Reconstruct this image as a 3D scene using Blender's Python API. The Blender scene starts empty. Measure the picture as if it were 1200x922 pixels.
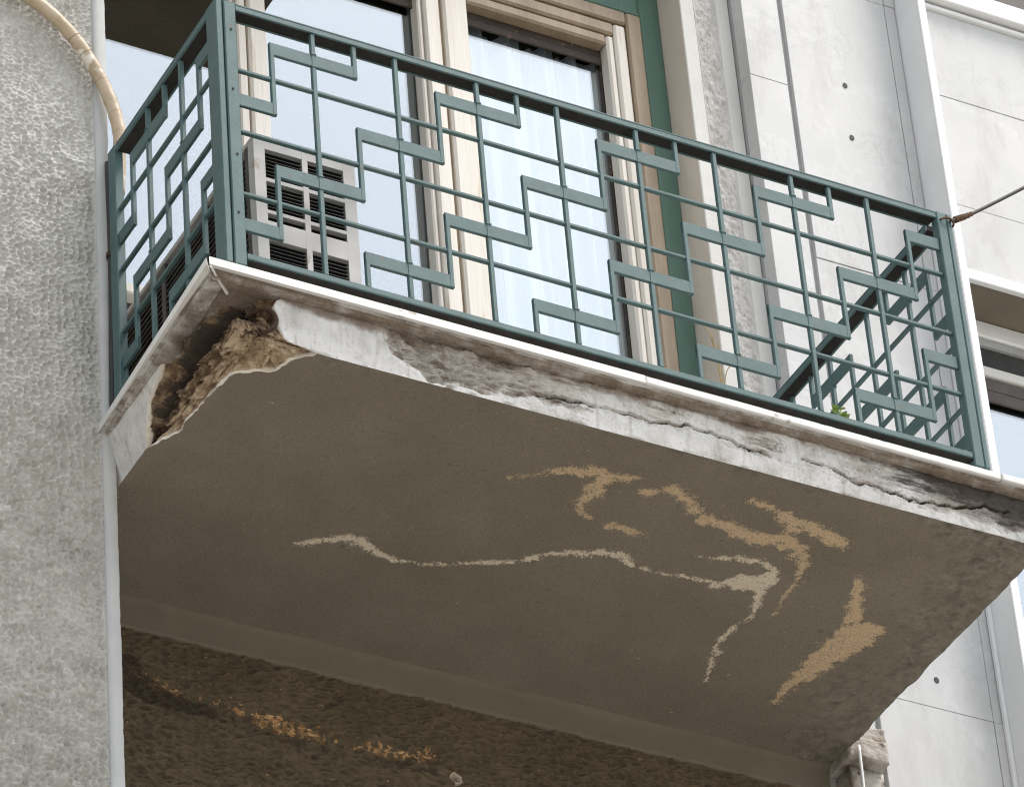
import bpy, bmesh, math, random
import numpy as np
from mathutils import Matrix, Vector

random.seed(7)
rad = math.radians
S = bpy.context.scene
COL = S.collection
U = 0.26                      # one railing bay in metres; the layout below is written in bays
Z0 = 1.6 + 36.6243 * U        # height of the handrail above the street

# ------------------------------------------------------------------ camera
cam = bpy.data.cameras.new('camera')
cam.sensor_fit = 'HORIZONTAL'; cam.sensor_width = 36.0
cam.lens = 36.0 * 5924.04 / 1200.0
cam.clip_start = 0.1; cam.clip_end = 2000
camo = bpy.data.objects.new('camera', cam); COL.objects.link(camo)
right = Vector((0.882975, -0.464309, -0.069082))
down = Vector((0.236962, 0.567908, -0.788245))
fwd = Vector((0.405221, 0.67963, 0.611472))
M = Matrix((right, -down, -fwd)).transposed().to_4x4()
M.translation = Vector((-18.2921 * U, -35.9193 * U, 1.6))
camo.matrix_world = M
S.camera = camo

# ------------------------------------------------------------------ sky, sun, exposure
SUN_EL, SUN_AZ = rad(62), rad(128)      # azimuth clockwise from +Y (into the facade): light from the street, to the right
W = bpy.data.worlds.new('World'); S.world = W; W.use_nodes = True
nt = W.node_tree; bg = nt.nodes['Background']
sky = nt.nodes.new('ShaderNodeTexSky'); sky.sky_type = 'NISHITA'; sky.sun_disc = False
sky.sun_elevation = SUN_EL; sky.sun_rotation = SUN_AZ
sky.air_density = 1.0; sky.dust_density = 2.0; sky.ozone_density = 1.0
hs = nt.nodes.new('ShaderNodeHueSaturation'); hs.inputs['Saturation'].default_value = 0.36
nt.links.new(sky.outputs[0], hs.inputs['Color']); nt.links.new(hs.outputs[0], bg.inputs[0])
bg.inputs[1].default_value = 0.15
sun = bpy.data.lights.new('sun', 'SUN'); sun.energy = 1.5; sun.angle = rad(24); sun.color = (1.0, 0.95, 0.88)
suno = bpy.data.objects.new('sun', sun); COL.objects.link(suno)
sd = Vector((math.sin(SUN_AZ) * math.cos(SUN_EL), math.cos(SUN_AZ) * math.cos(SUN_EL), math.sin(SUN_EL)))
suno.rotation_euler = sd.to_track_quat('Z', 'Y').to_euler()
suno.location = (0, -10, 30)
S.view_settings.view_transform = 'Standard'; S.view_settings.look = 'None'
S.view_settings.exposure = 0.96; S.view_settings.gamma = 1.0
S.render.engine = 'CYCLES'
S.cycles.filter_width = 1.1; S.cycles.max_bounces = 6; S.cycles.diffuse_bounces = 3; S.cycles.transparent_max_bounces = 12

# ------------------------------------------------------------------ numpy noise
def _h(ix, iy, iz, s):
    n = (ix.astype(np.int64) * 374761393 + iy.astype(np.int64) * 668265263 + iz.astype(np.int64) * 2147483647 + s * 974711) & 0xffffffff
    n = ((n ^ (n >> 13)) * 1274126177) & 0xffffffff
    n = ((n ^ (n >> 16)) * 2246822519) & 0xffffffff
    return ((n ^ (n >> 15)) & 0xffffff) / float(0xffffff)
def noise(x, y, z=0.0, s=0):
    """value noise, -1..1"""
    x, y, z = np.broadcast_arrays(np.asarray(x, float), np.asarray(y, float), np.asarray(z, float))
    xi, yi, zi = np.floor(x), np.floor(y), np.floor(z)
    fx, fy, fz = x - xi, y - yi, z - zi
    fx = fx * fx * (3 - 2 * fx); fy = fy * fy * (3 - 2 * fy); fz = fz * fz * (3 - 2 * fz)
    r = 0
    for a in (0, 1):
        for b in (0, 1):
            for c in (0, 1):
                w = (fx if a else 1 - fx) * (fy if b else 1 - fy) * (fz if c else 1 - fz)
                r = r + w * _h(xi + a, yi + b, zi + c, s)
    return r * 2 - 1
def fbm(x, y, z=0.0, s=0, o=4):
    r = 0; a = 1; t = 0
    for i in range(o):
        k = 2.03 ** i
        r = r + a * noise(x * k + i * 17.3, y * k + i * 5.1, np.asarray(z) * k + i * 3.7, s + i); t += a; a *= .5
    return r / t
def worley(x, y, s=0):
    xi, yi = np.floor(x), np.floor(y)
    f1 = np.full(x.shape, 9.); f2 = np.full(x.shape, 9.)
    for a in (-1, 0, 1):
        for b in (-1, 0, 1):
            cx, cy = xi + a, yi + b
            px = cx + .1 + .8 * _h(cx, cy, cx * 0, s); py = cy + .1 + .8 * _h(cx, cy, cx * 0 + 1, s)
            d = np.hypot(px - x, py - y)
            f2 = np.where(d < f1, f1, np.minimum(f2, d)); f1 = np.minimum(f1, d)
    return f1, f2
def facets(x, y, z, s=0):
    """angular shards: every 3-D cell is a randomly tilted plane"""
    xi, yi, zi = np.floor(x), np.floor(y), np.floor(z)
    best = np.full(x.shape, 99.); val = np.zeros(x.shape)
    for a in (-1, 0, 1):
        for b in (-1, 0, 1):
            for c in (-1, 0, 1):
                cx, cy, cz = xi + a, yi + b, zi + c
                dx = cx + _h(cx, cy, cz, s) - x; dy = cy + _h(cx, cy, cz, s + 1) - y; dz = cz + _h(cx, cy, cz, s + 2) - z
                d = dx * dx + dy * dy + dz * dz
                v = (_h(cx, cy, cz, s + 3) - .5) + 1.1 * (dx * (_h(cx, cy, cz, s + 4) - .5) + dy * (_h(cx, cy, cz, s + 5) - .5) + dz * (_h(cx, cy, cz, s + 6) - .5))
                k = d < best; best = np.where(k, d, best); val = np.where(k, v, val)
    return val
def sstep(a, b, x):
    t = np.clip((x - a) / (b - a), 0, 1); return t * t * (3 - 2 * t)
def seg_dist(px, py, poly):
    """distance from points to a polyline; also the interpolated radius when points carry one"""
    best = np.full(px.shape, 99.)
    for p, q in zip(poly[:-1], poly[1:]):
        dx, dy = q[0] - p[0], q[1] - p[1]; L = dx * dx + dy * dy + 1e-12
        t = np.clip(((px - p[0]) * dx + (py - p[1]) * dy) / L, 0, 1)
        d = np.hypot(px - p[0] - t * dx, py - p[1] - t * dy)
        if len(p) > 2: d = d - (p[2] + t * (q[2] - p[2]))
        best = np.minimum(best, d)
    return best
def poly_inside(px, py, poly):
    ins = np.zeros(px.shape, bool); n = len(poly)
    for i in range(n):
        x1, y1 = poly[i]; x2, y2 = poly[(i + 1) % n]
        c = ((y1 > py) != (y2 > py)) & (px < (x2 - x1) * (py - y1) / (y2 - y1 + 1e-12) + x1)
        ins ^= c
    return ins

# ------------------------------------------------------------------ materials
def material(name, c1, c2=None, scale=8.0, rough=0.7, bump=0.0, bscale=60.0, metallic=0.0, spec=0.4, detail=6, stretch=(1, 1, 1), c3=None, s3=30.0, t3=0.62):
    m = bpy.data.materials.new(name); m.use_nodes = True
    t = m.node_tree; n = t.nodes; b = n['Principled BSDF']
    b.inputs['Roughness'].default_value = rough; b.inputs['Metallic'].default_value = metallic
    b.inputs['Specular IOR Level'].default_value = spec
    g = n.new('ShaderNodeNewGeometry'); mp = n.new('ShaderNodeMapping'); mp.inputs['Scale'].default_value = stretch
    t.links.new(g.outputs['Position'], mp.inputs['Vector'])
    if c2 is None: c2 = tuple(v * .82 for v in c1)
    nz = n.new('ShaderNodeTexNoise'); nz.inputs['Scale'].default_value = scale; nz.inputs['Detail'].default_value = detail; nz.inputs['Roughness'].default_value = .62
    t.links.new(mp.outputs[0], nz.inputs['Vector'])
    r = n.new('ShaderNodeValToRGB'); r.color_ramp.elements[0].position = .34; r.color_ramp.elements[1].position = .66
    r.color_ramp.elements[0].color = (*c1, 1); r.color_ramp.elements[1].color = (*c2, 1)
    t.links.new(nz.outputs['Fac'], r.inputs[0]); out = r.outputs[0]
    if c3 is not None:
        n3 = n.new('ShaderNodeTexNoise'); n3.inputs['Scale'].default_value = s3; n3.inputs['Detail'].default_value = 5
        t.links.new(mp.outputs[0], n3.inputs['Vector'])
        r3 = n.new('ShaderNodeValToRGB'); r3.color_ramp.elements[0].position = t3; r3.color_ramp.elements[1].position = t3 + .05
        t.links.new(n3.outputs['Fac'], r3.inputs[0])
        mx = n.new('ShaderNodeMix'); mx.data_type = 'RGBA'; mx.inputs[7].default_value = (*c3, 1)
        t.links.new(r3.outputs[0], mx.inputs[0]); t.links.new(out, mx.inputs[6]); out = mx.outputs[2]
    t.links.new(out, b.inputs['Base Color'])
    if bump:
        nb = n.new('ShaderNodeTexNoise'); nb.inputs['Scale'].default_value = bscale; nb.inputs['Detail'].default_value = 5
        t.links.new(mp.outputs[0], nb.inputs['Vector'])
        bp = n.new('ShaderNodeBump'); bp.inputs['Strength'].default_value = bump; bp.inputs['Distance'].default_value = .01
        t.links.new(nb.outputs['Fac'], bp.inputs['Height']); t.links.new(bp.outputs[0], b.inputs['Normal'])
    return m

MT = {}
MT['green'] = material('green_paint', (.086, .146, .141), (.066, .116, .115), 14, .55, .12, 160, spec=.3, c3=(.12, .105, .08), s3=55, t3=.66)
MT['shade_steel'] = material('painted_shade_steel', (.03, .026, .023), (.018, .017, .016), 25, .8, .3, 120, spec=.2)  # near-black steel colour with the shade under the rails painted in
MT['green_door'] = material('green_wood_paint', (.09, .165, .125), (.065, .125, .10), 9, .6, .2, 80, stretch=(1, 1, .15))
MT['stucco'] = material('grey_roughcast', (.56, .545, .50), (.46, .445, .405), 1.3, .92, .3, 140, detail=8)
MT['strip'] = material('smooth_plaster_strip', (.56, .56, .54), (.49, .49, .47), 6, .85, .15, 90)
MT['dark_stucco'] = material('brown_roughcast', (.14, .11, .075), (.108, .085, .055), 4, .95, .4, 150)
MT['band'] = material('taupe_plaster', (.20, .17, .125), (.17, .144, .105), 5, .9, .15, 120)
MT['marble'] = material('white_marble', (.62, .615, .60), (.55, .55, .54), 2.2, .5, .04, 60, c3=(.49, .49, .485), s3=3.4, t3=.60)
MT['marble_edge'] = material('white_marble_edge', (.80, .78, .74), (.66, .64, .60), 7, .5, .12, 80, c3=(.40, .36, .31), s3=16, t3=.66)
MT['joint'] = material('grey_joint', (.42, .42, .41), (.34, .34, .33), 9, .9, .2, 90)
MT['white_paint'] = material('white_metal_paint', (.82, .82, .81), (.76, .76, .75), 6, .4, .03, 60)
MT['plaster'] = material('pilaster_plaster', (.66, .65, .61), (.59, .575, .54), 4, .88, .18, 90)
MT['rough_plaster'] = material('rough_pilaster_plaster', (.58, .56, .53), (.44, .42, .39), 30, .95, 1.0, 110, stretch=(1, 1, .45))
MT['reveal'] = material('beige_plaster_reveal', (.68, .61, .52), (.58, .52, .44), 4, .9, .2, 70, stretch=(1, 1, .3))
MT['cream'] = material('cream_painted_wood', (.72, .68, .615), (.62, .575, .505), 10, .6, .2, 90, stretch=(1, 1, .08), c3=(.55, .45, .34), s3=22, t3=.66)
MT['tan'] = material('tan_varnished_wood', (.34, .262, .178), (.23, .172, .113), 14, .55, .2, 120, stretch=(1, 1, .15))
MT['brown'] = material('dark_brown_wood', (.055, .038, .027), (.03, .021, .016), 18, .6, .2, 90, c3=(.15, .10, .06), s3=30, t3=.62)
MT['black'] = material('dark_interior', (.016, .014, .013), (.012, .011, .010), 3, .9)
MT['ac'] = material('off_white_enamel', (.56, .545, .52), (.48, .465, .44), 5, .5, .03, 60, c3=(.40, .36, .31), s3=14, t3=.64)
MT['ac_dark'] = material('dark_steel', (.014, .013, .013), (.010, .010, .010), 30, .7, .1, 90, spec=.1)
MT['ac_side'] = material('brown_grey_steel', (.10, .085, .075), (.06, .052, .047), 12, .6, .1, 90)
MT['hose'] = material('beige_plastic_hose', (.56, .45, .32), (.40, .30, .19), 11, .42, .25, 60, c3=(.74, .67, .57), s3=9, t3=.54)
MT['tape'] = material('brown_tape', (.34, .25, .16), (.22, .15, .09), 20, .7)
MT['pipe_dark'] = material('dark_pipe', (.045, .043, .04), (.03, .028, .027), 12, .6, .1, 80)
MT['cable'] = material('black_rubber_cable', (.035, .03, .027), (.022, .019, .018), 30, .6)
MT['cord'] = material('brown_twine', (.16, .09, .05), (.09, .05, .03), 40, .9, .5, 200)
MT['rust'] = material('rusted_steel', (.075, .04, .022), (.03, .017, .011), 40, .9, .6, 150)
MT['stone'] = material('tan_rubble', (.34, .25, .16), (.22, .155, .095), 16, .95, .7, 90, c3=(.42, .36, .28), s3=22, t3=.6)
MT['curtain'] = material('white_sheer_fabric', (.62, .625, .64), (.56, .57, .59), 4, .9)
MT['asphalt'] = material('asphalt', (.062, .06, .056), (.05, .049, .046), 6, .9, .3, 120)
MT['paving'] = material('light_paving', (.56, .53, .475), (.48, .455, .40), 3, .85, .15, 60)
MT['kerb'] = material('kerb_stone', (.36, .35, .33), (.29, .28, .27), 6, .85, .15, 60)
MT['leaf'] = material('weed_leaf', (.26, .36, .08), (.18, .28, .06), 20, .6)
MT['straw'] = material('dry_straw', (.45, .36, .20), (.35, .27, .14), 20, .9)
MT['soot'] = material('weathered_plaster', (.55, .52, .47), (.24, .20, .16), 13, .95, .7, 60, c3=(.07, .055, .045), s3=17, t3=.60)

def glass_material():
    m = bpy.data.materials.new('window_glass'); m.use_nodes = True
    t = m.node_tree; n = t.nodes; n.remove(n['Principled BSDF'])
    gl = n.new('ShaderNodeBsdfGlossy'); gl.inputs['Roughness'].default_value = 0.0; gl.inputs['Color'].default_value = (.89, .955, 1, 1)
    tr = n.new('ShaderNodeBsdfTransparent'); tr.inputs['Color'].default_value = (.93, .96, .96, 1)
    mx = n.new('ShaderNodeMixShader'); mx.inputs[0].default_value = .28
    nz = n.new('ShaderNodeTexNoise'); nz.inputs['Scale'].default_value = 1.3; nz.inputs['Detail'].default_value = 1
    bp = n.new('ShaderNodeBump'); bp.inputs['Strength'].default_value = .02; bp.inputs['Distance'].default_value = .02
    g = n.new('ShaderNodeNewGeometry')
    t.links.new(g.outputs['Position'], nz.inputs['Vector']); t.links.new(nz.outputs['Fac'], bp.inputs['Height']); t.links.new(bp.outputs[0], gl.inputs['Normal'])
    t.links.new(tr.outputs[0], mx.inputs[1]); t.links.new(gl.outputs[0], mx.inputs[2])
    t.links.new(mx.outputs[0], n['Material Output'].inputs['Surface'])
    return m
MT['glass'] = glass_material()

class Nodes:
    """small helper for the zone materials (they read the vertex attribute 'zone')"""
    def __init__(s, name, rough=.92):
        s.m = bpy.data.materials.new(name); s.m.use_nodes = True; s.t = s.m.node_tree; s.n = s.t.nodes
        s.b = s.n['Principled BSDF']; s.b.inputs['Roughness'].default_value = rough; s.b.inputs['Specular IOR Level'].default_value = .25
        s.g = s.n.new('ShaderNodeNewGeometry').outputs['Position']
        a = s.n.new('ShaderNodeAttribute'); a.attribute_name = 'zone'
        sp = s.n.new('ShaderNodeSeparateColor'); s.t.links.new(a.outputs['Color'], sp.inputs[0])
        s.R, s.G, s.B, s.A = sp.outputs[0], sp.outputs[1], sp.outputs[2], a.outputs['Alpha']
    def noise(s, scale, detail=5, stretch=(1, 1, 1), rough=.6):
        mp = s.n.new('ShaderNodeMapping'); mp.inputs['Scale'].default_value = stretch; s.t.links.new(s.g, mp.inputs[0])
        z = s.n.new('ShaderNodeTexNoise'); z.inputs['Scale'].default_value = scale; z.inputs['Detail'].default_value = detail; z.inputs['Roughness'].default_value = rough
        s.t.links.new(mp.outputs[0], z.inputs['Vector']); return z.outputs['Fac']
    def ramp(s, f, *stops):
        r = s.n.new('ShaderNodeValToRGB'); e = r.color_ramp.elements
        while len(e) < len(stops): e.new(.5)
        for k, (p, c) in enumerate(stops):
            e[k].position = p; e[k].color = (*c, 1) if not isinstance(c, (int, float)) else (c, c, c, 1)
        s.t.links.new(f, r.inputs[0]); return r.outputs[0]
    def math(s, op, a, b):
        m = s.n.new('ShaderNodeMath'); m.operation = op
        for k, v in enumerate((a, b)):
            if isinstance(v, (int, float)): m.inputs[k].default_value = v
            else: s.t.links.new(v, m.inputs[k])
        return m.outputs[0]
    def mix(s, f, a, b):
        m = s.n.new('ShaderNodeMix'); m.data_type = 'RGBA'
        for k, v in ((0, f), (6, a), (7, b)):
            if isinstance(v, (int, float)): m.inputs[k].default_value = v
            elif isinstance(v, tuple): m.inputs[k].default_value = (*v, 1)
            else: s.t.links.new(v, m.inputs[k])
        return m.outputs[2]
    def done(s, col, bumps=()):
        s.t.links.new(col, s.b.inputs['Base Color']); prev = None
        for h, st, d in bumps:
            bp = s.n.new('ShaderNodeBump'); bp.inputs['Strength'].default_value = st; bp.inputs['Distance'].default_value = d
            s.t.links.new(h, bp.inputs['Height'])
            if prev: s.t.links.new(prev, bp.inputs['Normal'])
            prev = bp.outputs[0]
        if prev: s.t.links.new(prev, s.b.inputs['Normal'])
        return s.m

def slab_material():
    # zone: R broken-away corner, G eroded fascia, B pale peeled paint, A ochre peeled paint
    N = Nodes('weathered_slab_soffit')
    fine = N.noise(150, 7, rough=.72); med = N.noise(32, 7, rough=.68); big = N.noise(3.2, 4)
    paint = N.ramp(big, (.35, (.212, .183, .138)), (.65, (.255, .222, .172)))
    paint = N.mix(N.ramp(N.noise(230, 4), (.52, 0.), (.66, .55)), paint, (.33, .29, .225))
    paint = N.mix(N.ramp(N.noise(190, 4), (.36, .55), (.48, 0.)), paint, (.155, .13, .095))
    paint = N.mix(N.ramp(N.noise(130, 2), (.72, 0.), (.75, .8)), paint, (.06, .05, .038))
    paint = N.mix(N.ramp(N.noise(26, 6), (.66, 0.), (.74, .6)), paint, (.125, .10, .072))
    st = N.math('ADD', N.G, N.math('MULTIPLY', N.math('SUBTRACT', N.noise(11, 8, rough=.7), .5), 2.2))
    paint = N.mix(N.ramp(st, (.35, 0.), (.95, .75)), paint, N.ramp(N.noise(34, 6), (.35, (.10, .083, .062)), (.65, (.30, .268, .215))))
    def zone(ch, lo, hi, amp=.55):
        v = N.math('ADD', ch, N.math('MULTIPLY', N.math('SUBTRACT', fine, .5), amp)); v = N.math('ADD', v, N.math('MULTIPLY', N.math('SUBTRACT', med, .5), amp * .9))
        return N.ramp(v, (lo, 0.), (hi, 1.))
    spk = N.noise(170, 5, rough=.6)
    def hole(lo, hi, z): return N.math('MULTIPLY', z, N.ramp(spk, (lo, 0.), (hi, 1.)))
    c = N.mix(hole(.36, .44, zone(N.B, .47, .53, 2.1)), paint, N.ramp(fine, (.3, (.86, .76, .61)), (.7, (.68, .57, .43))))
    c = N.mix(hole(.36, .45, zone(N.A, .47, .55, 2.0)), c, N.ramp(fine, (.3, (.76, .575, .375)), (.7, (.52, .375, .23))))
    br = N.ramp(N.noise(22, 8, rough=.7), (.32, (.13, .09, .058)), (.42, (.36, .26, .165)), (.54, (.58, .45, .315)), (.70, (.72, .62, .49)))
    c = N.mix(N.ramp(N.R, (.04, 0.), (.08, 1.)), c, (.86, .80, .70))
    c = N.mix(N.ramp(N.R, (.80, 0.), (.93, 1.)), c, br)
    return N.done(c, ((fine, .5, .006), (med, .2, .012)))
def fascia_material():
    N = Nodes('weathered_fascia_plaster')
    fine = N.noise(110, 6); med = N.noise(14, 6); lay = N.noise(26, 8, (.30, 1, 2.2), .72)
    white = N.ramp(med, (.32, (.74, .73, .70)), (.58, (.62, .605, .57)), (.76, (.44, .415, .38)))
    er = N.ramp(lay, (.32, (.10, .08, .062)), (.43, (.30, .26, .22)), (.54, (.54, .505, .46)), (.70, (.70, .675, .63)))
    white = N.mix(N.ramp(N.noise(9, 8, rough=.72), (.54, 0.), (.72, .7)), white, (.40, .365, .325))
    white = N.mix(N.ramp(N.noise(60, 6, rough=.7), (.58, 0.), (.70, .6)), white, (.34, .30, .26))
    v = N.math('ADD', N.G, N.math('MULTIPLY', N.math('SUBTRACT', fine, .5), .5))
    c = N.mix(N.ramp(v, (.40, 0.), (.56, 1.)), white, er)
    c = N.mix(N.ramp(N.noise(38, 6, (1, 1, .10), .65), (.53, 0.), (.72, .55)), c, (.27, .225, .18))      # drip streaks
    v = N.math('ADD', N.B, N.math('MULTIPLY', N.math('SUBTRACT', med, .5), 1.3))      # brown run-off stain under the marble lip, soot at the far end
    c = N.mix(N.ramp(v, (.40, 0.), (.80, .85)), c, N.ramp(fine, (.3, (.12, .085, .06)), (.7, (.24, .185, .135))))
    br = N.ramp(N.noise(22, 8, rough=.7), (.34, (.035, .024, .016)), (.47, (.15, .10, .062)), (.58, (.32, .225, .14)), (.72, (.55, .44, .32)))
    c = N.mix(N.ramp(N.R, (.06, 0.), (.12, 1.)), c, (.74, .68, .58))
    c = N.mix(N.ramp(N.R, (.70, 0.), (.85, 1.)), c, br)
    v = N.math('ADD', N.A, N.math('MULTIPLY', N.math('SUBTRACT', lay, .5), 1.7))      # soot crust, plus shade painted into crack, groove and corner cavity
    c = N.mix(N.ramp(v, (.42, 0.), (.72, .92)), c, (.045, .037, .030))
    return N.done(c, ((fine, .6, .006), (med, .2, .012)))
def backwall_material():
    N = Nodes('brown_combed_render', .95)
    med = N.noise(5, 5); fine = N.noise(120, 4)
    base = N.ramp(med, (.35, (.145, .112, .072)), (.65, (.108, .083, .052)))
    v = N.math('ADD', N.R, N.math('MULTIPLY', N.math('SUBTRACT', N.noise(60, 5, rough=.7), .5), 5.0))
    c = N.mix(N.ramp(v, (.85, 0.), (.95, 1.)), base, N.ramp(N.noise(70, 3), (.35, (.36, .17, .06)), (.68, (.62, .42, .22))))
    v = N.math('ADD', N.G, N.math('MULTIPLY', N.math('SUBTRACT', N.noise(30, 4), .5), 1.2))
    c = N.mix(N.ramp(v, (.5, 0.), (.75, .8)), c, (.05, .038, .026))
    c = N.mix(N.ramp(N.B, (.5, 0.), (.6, 1.)), c, (.5, .42, .33))
    return N.done(c, ((fine, .4, .004),))
def marble_material():
    N = Nodes('white_marble', .5)
    base = N.ramp(N.noise(1.6, 6), (.32, (.60, .595, .58)), (.68, (.50, .50, .495)))
    def vein(scale, w, st):
        z = N.noise(scale, 9, rough=.62); d = N.math('ABSOLUTE', N.math('SUBTRACT', z, .5), 0.)
        return N.ramp(d, (0., st), (w, 0.))
    c = N.mix(vein(1.3, .006, .38), base, (.40, .40, .40)); c = N.mix(vein(.9, .010, .22), c, (.74, .74, .73))
    c = N.mix(N.ramp(N.noise(7, 8, (1, 1, .35), .7), (.50, 0.), (.76, .8)), c, (.40, .39, .365))
    c = N.mix(N.ramp(N.noise(90, 4), (.66, 0.), (.72, .35)), c, (.36, .35, .33))
    return N.done(c, ((N.noise(45, 4), .04, .004),))
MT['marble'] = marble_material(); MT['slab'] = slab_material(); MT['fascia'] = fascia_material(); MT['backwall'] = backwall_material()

# ------------------------------------------------------------------ builders (bay units in, metres out)
def tag(o, label=None, cat=None, group=None, kind=None):
    if label: o['label'] = label
    if cat: o['category'] = cat
    if group: o['group'] = group
    if kind: o['kind'] = kind
    return o
def W3(x, y, z): return Vector((x * U, y * U, z * U + Z0))
def thing(name, label, cat, loc, group=None):
    o = bpy.data.objects.new(name, None); COL.objects.link(o); o.location = W3(*loc); o.empty_display_size = .1
    return tag(o, label, cat, group)
def abs_loc(o):
    l = o.location.copy()
    while o.parent: o = o.parent; l += o.location
    return l
def link(name, me, mat, parent=None, loc=None):
    """loc: world metres of the mesh origin"""
    o = bpy.data.objects.new(name, me); COL.objects.link(o)
    if not me.materials: me.materials.append(mat)
    loc = loc if loc is not None else Vector((0, 0, 0))
    if parent is not None:
        o.parent = parent; loc = loc - abs_loc(parent)
    o.location = loc
    return o
_cache = {}
def box(name, parent, x0, x1, y0, y1, z0, z1, mat, bev=.012, tilt=None):
    dx, dy, dz = (x1 - x0) * U, (y1 - y0) * U, (z1 - z0) * U
    key = (round(dx, 4), round(dy, 4), round(dz, 4), mat, bev)
    if key not in _cache:
        bm = bmesh.new(); bmesh.ops.create_cube(bm, size=1)
        bmesh.ops.scale(bm, vec=(dx, dy, dz), verts=bm.verts)
        if bev: bmesh.ops.bevel(bm, geom=bm.edges[:], offset=min(bev * U, .3 * min(dx, dy, dz)), segments=1, affect='EDGES')
        me = bpy.data.meshes.new(name); bm.to_mesh(me); bm.free(); _cache[key] = me
    o = link(name, _cache[key], MT[mat], parent, W3((x0 + x1) / 2, (y0 + y1) / 2, (z0 + z1) / 2))
    if tilt: o.rotation_euler = tilt
    return o
def raw(name, verts, faces, mat, parent=None, smooth=False, org=None):
    """verts in bays"""
    org = org if org is not None else (abs_loc(parent) if parent is not None else Vector((0, 0, 0)))
    me = bpy.data.meshes.new(name)
    me.from_pydata([W3(*v) - org for v in verts], [], faces); me.update()
    if smooth: me.shade_smooth()
    return link(name, me, MT[mat], parent, org)
def grid(name, P, mat, parent, zone=None, flip=False, smooth=True):
    """P: (n, m, 3) array in bays -> one quad sheet"""
    n, m, _ = P.shape
    org = abs_loc(parent) if parent is not None else Vector((0, 0, 0))
    V = P.reshape(-1, 3) * U + np.array([0, 0, Z0]) - np.array(org)
    i = np.arange(n * m).reshape(n, m)
    q = np.stack([i[:-1, :-1], i[1:, :-1], i[1:, 1:], i[:-1, 1:]], -1).reshape(-1, 4)
    if flip: q = q[:, ::-1]
    me = bpy.data.meshes.new(name)
    me.vertices.add(len(V)); me.vertices.foreach_set('co', V.astype(np.float32).ravel())
    me.loops.add(q.size); me.loops.foreach_set('vertex_index', q.astype(np.int32).ravel())
    me.polygons.add(len(q)); me.polygons.foreach_set('loop_start', np.arange(0, q.size, 4, dtype=np.int32))
    me.update(calc_edges=True)
    if zone is not None:
        a = me.attributes.new('zone', 'FLOAT_COLOR', 'POINT'); a.data.foreach_set('color', zone.reshape(-1, 4).astype(np.float32).ravel())
    if smooth: me.shade_smooth()
    me.validate()
    return link(name, me, MT[mat], parent, org)
def spline(pts, n=8):
    pts = [np.array(p, float) for p in pts]; P = [2 * pts[0] - pts[1]] + pts + [2 * pts[-1] - pts[-2]]; out = []
    for k in range(1, len(P) - 2):
        for j in range(n):
            t = j / n; a, b, c, d = P[k - 1:k + 3]
            out.append(.5 * (2 * b + (c - a) * t + (2 * a - 5 * b + 4 * c - d) * t * t + (-a + 3 * b - 3 * c + d) * t ** 3))
    out.append(pts[-1]); return out
def tube(name, parent, pts, r, mat, seg=10, n=8, rf=None, smooth=True):
    path = spline(pts, n) if n > 1 else [np.array(p, float) for p in pts]
    V = []; F = []; prev = None
    for k, p in enumerate(path):
        t = path[min(k + 1, len(path) - 1)] - path[max(k - 1, 0)]; t = t / np.linalg.norm(t)
        a = prev if prev is not None else np.cross(t, (0.3, .2, 1.) if abs(t[2]) < .9 else (1., 0, 0))
        a = a - t * np.dot(a, t); a = a / np.linalg.norm(a); prev = a; b = np.cross(t, a)
        rr = r * (rf(k / (len(path) - 1)) if rf else 1)
        for s in range(seg):
            w = 2 * math.pi * s / seg; V.append(p + rr * (math.cos(w) * a + math.sin(w) * b))
    for k in range(len(path) - 1):
        for s in range(seg):
            F.append((k * seg + s, k * seg + (s + 1) % seg, (k + 1) * seg + (s + 1) % seg, (k + 1) * seg + s))
    F.append(tuple(range(seg))[::-1]); F.append(tuple(range((len(path) - 1) * seg, len(path) * seg)))
    return raw(name, V, F, mat, parent, smooth)

# ================================================================== SETTING
def sheet(name, x0, x1, y0, y1, z, mat, kind='structure'):
    me = bpy.data.meshes.new(name); me.from_pydata([(x0, y0, z), (x1, y0, z), (x1, y1, z), (x0, y1, z)], [], [(0, 1, 2, 3)])
    return tag(link(name, me, MT[mat]), kind=kind)
sheet('ground', -400, 400, -400, 400, -.02, 'asphalt')
sheet('road', -60, 60, -7.6, -1.9, -.012, 'asphalt')
def slab_m(name, x0, x1, y0, y1, z0, z1, mat):
    me = bpy.data.meshes.new(name); bm = bmesh.new(); bmesh.ops.create_cube(bm, size=1)
    bmesh.ops.scale(bm, vec=(x1 - x0, y1 - y0, z1 - z0), verts=bm.verts); bmesh.ops.translate(bm, vec=((x0 + x1) / 2, (y0 + y1) / 2, (z0 + z1) / 2), verts=bm.verts)
    bm.to_mesh(me); bm.free(); return link(name, me, MT[mat])
tag(slab_m('pavement', -60, 60, -1.7, 3.0, -.01, .12, 'paving'), kind='structure')
tag(slab_m('kerb', -60, 60, -1.9, -1.703, -.01, .115, 'kerb'), kind='structure')
tag(slab_m('bounce_pavement', -60, 60, -40, -7.8, -.01, .12, 'paving'), kind='structure')  # unseen pavement, widened and kept pale to bounce light up onto the soffit

YB = 4.85       # main wall plane
YL = 2.9        # projecting wall on the left
GZ = -(Z0) / U  # street level in bays

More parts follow.
